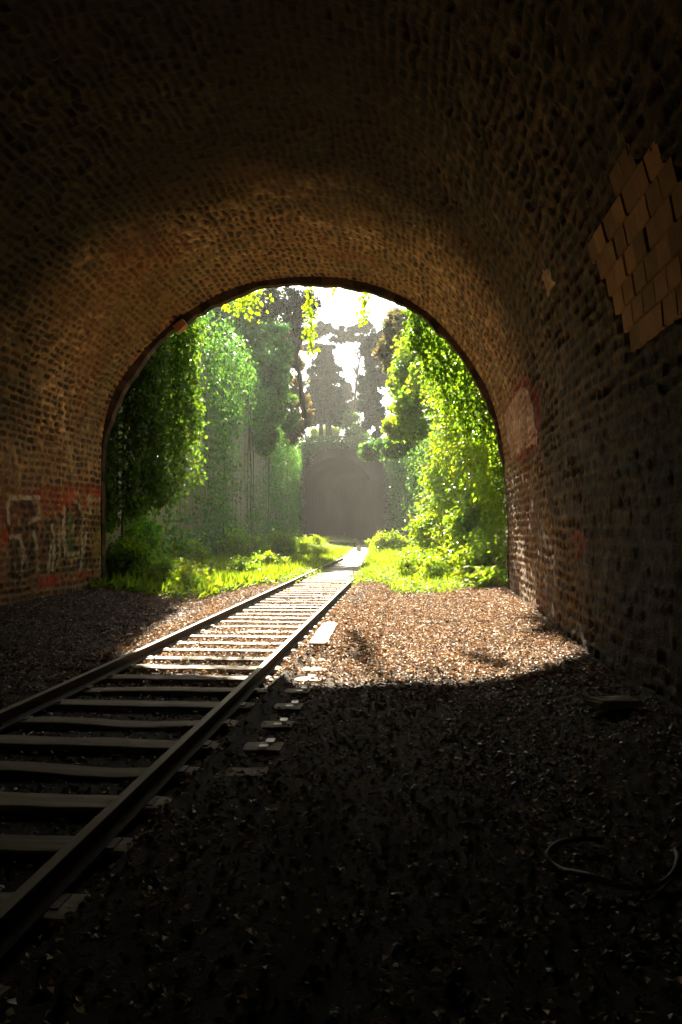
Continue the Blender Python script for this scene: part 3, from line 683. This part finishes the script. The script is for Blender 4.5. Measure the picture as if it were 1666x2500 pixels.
def tree(name, label, cat, blobs, base, matc, size, n, trunk_r=.18, up=.5, flat=.75, group=None, kpb=26, hang=0., lean=None):
    base = np.asarray(base, float)
    root = thing(name, label, cat, tuple(base), group)
    cs, rs = [], []
    for b in blobs:
        c, r = blob_px(*b); k = max(5, int(kpb * 1)); a, q = clumps_in(c, r, k); cs.append(a); rs.append(q)
    cs = np.concatenate(cs); rs = np.concatenate(rs)
    tops = np.array([blob_px(*b)[0] for b in blobs]); ctr = tops[np.argmax(tops[:, 2])]
    mb = MB(); h = ctr - base
    tt = np.linspace(0, 1, 9)[:, None]; wob = .04 * np.linalg.norm(h) * (vn(np.concatenate([tt * 3, tt * 0], 1), int(abs(base[1]) * 7)) - .5)[:, None] * np.sin(tt * np.pi)
    tr = base + h * tt + wob * np.array([1, .4, 0])
    mb.add(*tube(tr, trunk_r * (1 - .78 * tt[:, 0]), 8))
    lim = MB()
    for q in rng.choice(len(cs), min(len(cs), 16), replace=False):
        j = rng.integers(3, 8); p0 = tr[j]; p1 = cs[q]; md = .5 * (p0 + p1) + np.array([0, 0, -.06 * np.linalg.norm(p1 - p0)])
        lim.add(*tube(np.stack([p0, .5 * (p0 + md) , md, p1]), trunk_r * np.array([.3, .24, .18, .07]), 5))
    tk = mb.build('trunk', M['bark'], root, True)
    lb = lim.build('limbs', M['bark'], root, True)
    V, Q, c = clump_leaves(cs, rs, n, size, up, flat, hang)
    mk('crown', V, Q, matc, root, c)
    return root
TL = 'trees standing above the left retaining wall'; TF = 'trees growing on top of the far wall'
def base_px(u, Y, z): return np.array([at(u, 1250, Y)[0], Y, z])
tree('broadleaf_tree', 'large dense green tree overhanging the left wall behind the ivy curtain', 'tree', [(560, 830, 85, 90, 50), (620, 760, 70, 70, 53), (520, 760, 50, 60, 49), (640, 900, 50, 90, 54), (600, 960, 50, 60, 53)], base_px(560, 52, 9), M['green'], .3, 13000, .3)
tree('broadleaf_tree', 'mid green tree with bright tips leaning out past the left wall', 'tree', [(670, 870, 40, 90, 46), (690, 1000, 30, 60, 50), (660, 960, 45, 70, 46), (650, 1060, 28, 50, 44)], base_px(600, 47, 9), M['green'], .28, 8000, .25)
tree('broadleaf_tree', 'bronze tinted tree in front of the dark conifers on the left', 'tree', [(722, 920, 26, 65, 62), (735, 1010, 24, 45, 64), (715, 1050, 24, 30, 60), (705, 840, 30, 50, 62)], base_px(680, 63, 9), M['brown'], .3, 6000, .22)
tree('pine_tree', 'tall dark pine with a bare trunk reaching out of view at the top', 'tree', [(700, 730, 55, 30, 52), (745, 745, 35, 32, 53), (660, 745, 45, 38, 52), (725, 795, 35, 28, 54)], base_px(745, 54, 9), M['dark'], .22, 7000, .2, kpb=16)
tree('conifer', 'broad dark blue-green conifer left of the twin trunks on the far wall', 'tree', [(770, 985, 30, 55, 92), (775, 930, 24, 50, 92), (785, 890, 18, 30, 92), (760, 1010, 24, 34, 91)], base_px(783, 92, 10.6), M['dark'], .32, 15000, .32, up=.2, group=TF)
tree('conifer', 'dark conifer with gaps of sky right of the twin trunks on the far wall', 'tree', [(812, 990, 30, 50, 94), (815, 940, 24, 50, 94), (803, 890, 16, 30, 94), (828, 1010, 20, 30, 94)], base_px(808, 94, 10.6), M['dark'], .32, 15000, .32, up=.2, group=TF)
tree('umbrella_pine', 'slender umbrella pine with one tall bare trunk against the white sky', 'tree', [(850, 808, 48, 14, 104), (890, 800, 34, 12, 104), (832, 826, 30, 9, 103), (880, 828, 30, 9, 105)], base_px(848, 104, 10.9), M['dark'], .36, 8500, .24, up=.9, flat=.5, group=TF)
tree('umbrella_pine', 'lower umbrella pine with side branches left of the bare trunk', 'tree', [(788, 802, 28, 16, 106), (765, 815, 24, 16, 106), (800, 848, 18, 5, 106), (765, 848, 26, 10, 105)], base_px(803, 106, 10.9), M['dark'], .36, 6500, .22, up=.9, flat=.5, group=TF)
tree('broadleaf_tree', 'dark leafy tree right of the sky gap above the far wall', 'tree', [(915, 850, 32, 40, 80), (900, 960, 24, 70, 82), (925, 930, 26, 70, 80), (912, 1020, 26, 45, 82)], base_px(925, 86, 10.6), M['dark'], .3, 19000, .28, group=TF)
tree('shrub', 'sunlit yellow-green shrub glowing between the twin trunks', 'shrub', [(798, 1055, 44, 20, 110)], base_px(798, 110, 10.8), M['bright'], .3, 3000, .06, group=TF)
tree('conifer', 'small dark conifer filling the foot of the sky gap behind the slender pine', 'tree', [(848, 1000, 30, 34, 118), (846, 955, 16, 24, 118)], base_px(848, 118, 11.4), M['dark'], .32, 7000, .2, group=TF)
tree('shrub', 'pale green shrub on the far wall right of the twin trunks', 'shrub', [(860, 1040, 24, 35, 88), (880, 1062, 18, 22, 87)], base_px(862, 88, 10.5), M['green'], .3, 3500, .06, group=TF)
TR = 'trees leaning in over the right side of the cutting'
tree('broadleaf_tree', 'bright lime green tree leaning in from the right over the cutting', 'tree', [(1010, 865, 52, 80, 33), (990, 960, 40, 65, 36), (1015, 1005, 48, 65, 34), (968, 1045, 28, 28, 38), (1055, 930, 50, 80, 30), (1050, 840, 50, 60, 31)], base_px(1130, 33, 8.2), M['bright'], .2, 13000, .22, kpb=40)
tree('broadleaf_tree', 'bronze and green tree at the upper right just below the arch', 'tree', [(965, 810, 34, 50, 42), (1005, 800, 40, 45, 40), (950, 865, 25, 35, 43)], base_px(1060, 42, 8.2), M['brown'], .26, 6000, .2)
tree('broadleaf_tree', 'shaded tree with pale drooping sprays half way along the right wall', 'tree', [(960, 1095, 40, 25, 46), (905, 1100, 26, 22, 55), (985, 1060, 35, 35, 44)], base_px(1030, 47, 8.2), M['green'], .24, 5000, .18, hang=.6)

def curtain(name, label, line, z0f, z1f, n, size, mat, depth, seed, thick_dens=None, cat='ivy', stems=16, bulge=0.0, sc=(1.3, .45), thr=(.30, .62), upb=.45):
    ln_ = resample(np.asarray(line, float), 80); root = thing(name, label, cat, (ln_[0, 0], ln_[0, 1], 0))
    f = rng.random(n * 2); zz = rng.random(n * 2)
    X = np.interp(f, np.linspace(0, 1, 80), ln_[:, 0]); Y = np.interp(f, np.linspace(0, 1, 80), ln_[:, 1])
    lo = z0f(f); hi = z1f(f); Z = lo + (hi - lo) * zz
    seglen = np.linalg.norm(np.diff(ln_, axis=0), axis=1).sum()
    nz_ = fbm(np.stack([f * seglen * sc[0], Z * sc[1]], 1), seed, 3)
    keep = (rng.random(n * 2) < sst(*thr, nz_ + (thick_dens(f, Z) if thick_dens else 0)))
    X, Y, Z, f, nz_ = X[keep][:n], Y[keep][:n], Z[keep][:n], f[keep][:n], nz_[keep][:n]; m_ = len(X)
    t = np.gradient(ln_, axis=0); t = t / np.linalg.norm(t, axis=1)[:, None]
    tx = np.interp(f, np.linspace(0, 1, 80), t[:, 0]); ty = np.interp(f, np.linspace(0, 1, 80), t[:, 1])
    nrm = np.stack([ty, -tx, np.zeros(m_)], 1)               # faces the viewer's side
    lobe = fbm(np.stack([f * seglen * .8, Z * .8], 1), seed + 5, 2)
    off = (rng.random(m_) ** 1.0) * depth * (0.25 + 1.3 * nz_) + bulge * sst(.35, .65, lobe) * rng.random(m_) ** .3
    P = np.stack([X, Y, Z], 1) + nrm * off[:, None] + rng.normal(0, .04, (m_, 3))
    V, Q = leafmesh(P, unit(nrm * .8 + rnd(m_) * .9 + np.array([0, 0, upb])), unit(np.array([0, 0, -1.0]) + rnd(m_) * .7), size * rng.uniform(.6, 1.3, m_), size * rng.uniform(.5, 1.05, m_))
    mk('foliage', V, Q, mat, root, np.repeat(tintv(m_, .65, 1.3, .15), 4, 0))
    mb = MB()
    for k in range(stems):
        ff = rng.random(); a = np.array([np.interp(ff, np.linspace(0, 1, 80), ln_[:, 0]), np.interp(ff, np.linspace(0, 1, 80), ln_[:, 1])])
        zt, zb = float(z1f(np.array([ff]))[0]), float(z0f(np.array([ff]))[0]); zz = np.linspace(zt, zb, 10)
        nn2 = np.array([np.interp(ff, np.linspace(0, 1, 80), t[:, 1]), -np.interp(ff, np.linspace(0, 1, 80), t[:, 0])])
        pts = np.stack([np.full(10, a[0]) + nn2[0] * depth * .3 + .15 * (vn(np.stack([zz, np.full(10, k)], 1), 3) - .5), np.full(10, a[1]) + nn2[1] * depth * .3, zz], 1)
        mb.add(*tube(pts, rng.uniform(.008, .03), 5))
    zr = z1f(np.linspace(0, 1, 80)) - .02
    mb.add(*tube(np.stack([ln_[:, 0] + t[:, 1] * depth * .3, ln_[:, 1] - t[:, 0] * depth * .3, zr], 1), .02, 5))
    mb.build('stems', M['bark'], root, True)
    return root
# hanging ivy just outside the mouth on the left: its right-hand rim is thin, the rest thick
rimx = lambda u, v, Y: at(u, v, Y)
curtain('hanging_ivy', 'thick curtain of hanging ivy left of the tunnel mouth with a sunlit rim', [(-7.7, 18.1), (-6.8, 18.4), (-6.05, 19.0), (-5.75, 19.7)],
        lambda f: 1.5 + 1.0 * sst(.2, 1.0, f) + .5 * (vn(np.stack([f * 14, f * 0], 1), 3) - .5), lambda f: 8.4 + 0 * f, 30000, .115, M['ivy'], 1.0, 31, lambda f, z: .05 + .35 * sst(.85, .6, f), bulge=.15)
curtain('wall_creeper', 'dull green creeper hanging in long strands down the left retaining wall', LW + np.array([.1, .3]), lambda f: .1 + 0 * f, lambda f: 9.3 + 0 * f, 30000, .15, M['green'], .7, 41, lambda f, z: .24 * sst(5, 8.5, z) + .16 * sst(2.6, .6, z) - .09, 'creeper', 28, bulge=.5, sc=(1.1, .10), thr=(.44, .56))
curtain('hanging_ivy', 'bright mass of ivy and vines right of the tunnel mouth', [(2.05, 29), (2.2, 25), (2.75, 20.8), (3.0, 18.0)], lambda f: .4 + 0 * f,
        lambda f: 8.2 - .6 * vn(np.stack([f * 9, f * 0], 1), 4), 24000, .13, M['bright'], .7, 51, lambda f, z: .06, bulge=1.1, upb=.8)
curtain('wall_creeper', 'pale creeper strands hanging down the right retaining wall in the haze', RW[::-1][:3] + np.array([-.2, 0]), lambda f: .1 + 0 * f, lambda f: 8.6 + 0 * f, 12000, .2, M['green'], .8, 61, lambda f, z: .1 * sst(4, 8, z) - .02, 'creeper', 50, bulge=.6, sc=(1.1, .12), thr=(.42, .56))
curtain('hanging_ivy', 'ragged ivy trailing over the top of the far wall', [(-12, 84.4), (-1.2, 84.4)], lambda f: 10.2 - 2.0 * vn(np.stack([f * 13, f * 0], 1), 9) ** 2, lambda f: 11.0 + .7 * vn(np.stack([f * 9, f * 0], 1), 19), 2600, .26, M['green'], .5, 71, lambda f, z: .2, stems=6, bulge=.4)

curtain('hanging_ivy', 'ragged ivy hanging from the right shoulder of the arch, nearest the right wall', [(0.2, 18.8), (0.7, 18.5), (1.5, 18.2), (2.9, 17.9)],
        lambda f: np.maximum(5.6 - 4.2 * f, 1.9) + .8 * (vn(np.stack([f * 13, f * 0], 1), 33) - .5), lambda f: 8.0 + 0 * f, 9000, .11, M['ivy'], .4, 81, lambda f, z: .08, stems=10, sc=(2.2, .3))
curtain('wall_creeper', 'dark creeper framing both sides of the far wall', [(-12, 84.4), (-1.0, 84.4)], lambda f: .2 + 0 * f, lambda f: 10.4 + 0 * f, 8000, .24, M['green'], .6, 91,
        lambda f, z: .3 - .7 * sst(1.15, .9, np.hypot((f - .5) / .5, np.maximum(z - 3.5, 0) / 7.0)), 'creeper', 6, bulge=.4, sc=(.9, .12))
def strand(label, u, v0, v1, Y, n, wd=.12, matx='ivy', lean=0):
    a = at(u, v0, Y); b = at(u + lean, v1, Y); root = thing('hanging_vine', label, 'vine', tuple(a), 'vines hanging over the tunnel mouth')
    tt = np.linspace(0, 1, 14)[:, None]; pts = a + (b - a) * tt + np.concatenate([.1 * (vn(np.concatenate([tt * 5, tt * 0 + u], 1), 2) - .5)[:, None], tt * 0, tt * 0], 1)
    mk('stem', *(lambda r: (r[0], [r[1], r[2]]))(tube(pts, .007, 5)), M['bark'], root)
    f = rng.random(n) ** .8; q = np.stack([np.interp(f, tt[:, 0], pts[:, k]) for k in range(3)], 1) + rng.normal(0, wd, (n, 3)) * np.array([1, 1, .7])
    V, Q = leafmesh(q, unit(rnd(n) + np.array([0, -.6, .3])), unit(rnd(n) * .7 + np.array([0, 0, -1])), .11 * rng.uniform(.6, 1.3, n), .09 * rng.uniform(.7, 1.2, n))
    mk('foliage', V, Q, M[matx], root, np.repeat(tintv(n, .8, 1.4), 4, 0))
strand('leafy vine hanging left of centre from the crown of the arch', 755, 670, 860, 18.2, 150, .065, 'bright', 6)
strand('short leafy vine hanging right of centre from the arch', 895, 690, 785, 18.3, 100, .07, 'bright', -10)
strand('bright leafy spray under the left shoulder of the arch', 610, 690, 755, 18.4, 260, .22, 'bright', -20)
strand('tiny tuft of leaves hanging at the top of the arch', 820, 680, 716, 18.0, 12, .06, 'bright')

BL = 'bushes along the left side of the track'; BR = 'bushes along the right side of the track'
def bush(label, u, v, ru, rv, Y, matx, size, n, group, name='bush'):
    c, r = blob_px(u, v, ru, rv, Y); gzc = float(gz(c[0], c[1]))
    root = thing(name, label, 'bush', (c[0], c[1], gzc), group)
    ct = np.array([c[0], c[1], max(gzc + r[2] * .55, c[2] - r[2] * .15)])
    cs, rs = clumps_in(ct, r, 26, .2); cs[:, 2] = np.maximum(cs[:, 2], gzc + .08)
    mb = MB()
    for q in rng.choice(26, 14, replace=False):
        p0 = np.array([c[0], c[1], gzc - .05]) ; mb.add(*tube(np.stack([p0, .5 * (p0 + cs[q]) + [0, 0, .08], cs[q]]), [.014, .01, .004], 4))
    mb.build('stems', M['bark'], root)
    V, Q, cc = clump_leaves(cs, rs * 1.25, n, size, .6, .9)
    V[:, 2] = np.maximum(V[:, 2], gzc + .01)
    mk('foliage', V, Q, M[matx], root, cc)
bush('dark green bush against the foot of the left portal wall', 300, 1400, 60, 70, 18.4, 'bright', .1, 3600, BL)
bush('tall shaded bush under the hanging ivy', 345, 1320, 80, 90, 20.2, 'bright', .12, 4200, BL)
bush('low fresh green bush at the edge of the leaf litter', 425, 1425, 80, 48, 18.0, 'bright', .09, 2600, BL)
bush('loose mid green bush below the ivy rim', 450, 1370, 55, 45, 23, 'bright', .12, 2800, BL)
bush('pale leaved bush catching sunlight before the misty left wall', 590, 1335, 62, 42, 29, 'bright', .12, 2600, BL)
bush('rounded green bush farther along the left wall', 690, 1335, 42, 38, 36, 'bright', .13, 2000, BL)
bush('low yellow-green bush near the left rail', 560, 1415, 75, 32, 22, 'bright', .1, 2400, BL)
bush('small low bush close against the left rail', 655, 1390, 50, 25, 26, 'bright', .1, 1800, BL)
bush('spiky bright tussock left of the bench', 755, 1325, 36, 16, 56, 'bright', .16, 1200, BL)
bush('lowest spreading plant inside the left edge of the light', 500, 1450, 60, 22, 17.4, 'bright', .07, 1600, BL)
bush('broad leaved plant at the foot of the right portal wall', 1195, 1445, 45, 26, 17.5, 'bright', .13, 700, BR)
bush('yellow-green bush beside the right portal wall', 1185, 1370, 55, 65, 19.4, 'bright', .11, 3000, BR)
bush('dense lime bush in the middle of the right bank', 1100, 1385, 65, 50, 21.5, 'bright', .11, 3000, BR)
bush('sunlit low bush beside the right end of the rail', 1020, 1400, 55, 38, 23, 'bright', .1, 2200, BR)
bush('loose tall bush half way along the right bank', 1055, 1310, 55, 60, 27, 'bright', .12, 2600, BR)
bush('whitish bush at the far right side of the path', 950, 1325, 42, 25, 44, 'bright', .16, 1800, BR)
bush('upright bush rising against the right ivy', 1160, 1250, 60, 80, 22, 'bright', .12, 3000, BR)
bush('smallest bush nearest the far end of the path', 915, 1330, 22, 14, 60, 'bright', .18, 900, BR)

def fern(label, u, v, Y, Lf, nf):
    p = grd(u, v) if Y is None else at(u, v, Y); z = float(gz(p[0], p[1])); root = thing('fern', label, 'fern', (p[0], p[1], z), 'ferns on the right bank')
    for k in range(nf):
        a_ = 2 * np.pi * k / nf + rng.random() * .5; t = np.linspace(0, 1, 12); rr = Lf * .75 * t; hh = Lf * (1.1 * t - .75 * t ** 2)
        pts = np.stack([p[0] + np.cos(a_) * rr, p[1] + np.sin(a_) * rr, z + hh + .02], 1)
        mb = MB(); mb.add(*tube(pts, np.linspace(.006, .002, 12), 4))
        dirv = np.gradient(pts, axis=0); dirv = unit(dirv); sd_ = unit(np.cross(dirv, [0, 0, 1.0])); pu = np.cross(sd_, dirv)
        for sg in (-1, 1):
            L2 = Lf * .22 * np.sin(np.clip(t * .95 + .08, 0, 1) * np.pi) + .01
            V, Q = leafmesh(pts[1:], pu[1:], unit(sd_[1:] * sg + dirv[1:] * .35), L2[1:], L2[1:] * .3, .05); mb.add(V, Q, col=np.array([1.1, 1.1, .9]))
        mb.build('frond', M['bright'], root)
fern('large arching fern in front of the right portal wall', 1195, 1400, 18.6, .9, 11)
fern('smaller fern between the right bank bushes', 1150, 1405, 20.2, .7, 9)

# grass and ground cover: nobody could count it
def dg(X, Y):
    p = np.stack([X, Y], -1); a = np.abs(X - pathc(Y))
    st_ = 17.0 - 1.2 * sst(-3.2, -4.4, X) + 1.4 * (fbm(p * 1.1, 12) - .5) + 2.2 * sst(2.0, 1.3, np.abs(X - TRK))
    d = sst(0, 1.2, Y - st_) * (X > lwx(Y) + .1) * (X < rwx(Y) - .1)
    d = d * np.where(Y < 24, sst(.55, 1.0, a) , sst(.5, .9, a)) * (0.6 + .7 * fbm(p * .9, 17))
    return d * np.clip(26 / Y, .25, 1)
X, Y = scatter(420000, -11, 3.4, 15.3, 80, dg); n = len(X)
L_ = rng.uniform(.06, .2, n) * (.6 + .9 * fbm(np.stack([X, Y], 1) * .7, 3)) * np.clip(Y / 26, 1, 2.2)
bl = rng.random(n) < .5
tdir = unit(np.where(bl[:, None], rnd(n) * .45 + [0, 0, 1.0], rnd(n) * [1, 1, .25]))
nrm = np.where(bl[:, None], rnd(n), unit(rnd(n) * .5 + [0, 0, 1.0]))
L_ = L_ * np.where((X < -3.3) & (Y < 30), 1.5, 1.0)
L_ = L_ * np.where((np.abs(X - bx) < 1.5) & (Y > by - 14) & (Y < by + 3), .3, 1)
V, Q = leafmesh(np.stack([X, Y, gz(X, Y) + np.where(bl, 0, rng.uniform(.03, .14, n))], 1), nrm, tdir, L_ * np.where(bl, 1.3, .6), L_ * np.where(bl, .18, .5), .1)
kind(mk('grass', V, Q, M['grass'], None, np.repeat(tintv(n, .7, 1.25, .14), 4, 0)), 'stuff')

# ------------------------------------------------------------------ haze: sunlit damp air in the cutting
hz, t, o = new_mat('haze_air')
vp = t.nodes.new('ShaderNodeVolumePrincipled'); vp.inputs['Color'].default_value = (0.98, 0.98, 0.88, 1)
vp.inputs['Density'].default_value = 0.00062; vp.inputs['Anisotropy'].default_value = 0.35
t.links.new(vp.outputs[0], o.inputs['Volume'])
V = np.array([(x, y, z) for x in (-75, 75) for y in (-34, 505) for z in (-2, 45)], float)
kind(mk('haze', V, np.array([(0, 1, 3, 2), (4, 6, 7, 5), (0, 4, 5, 1), (2, 3, 7, 6), (0, 2, 6, 4), (1, 5, 7, 3)]), hz), 'stuff')
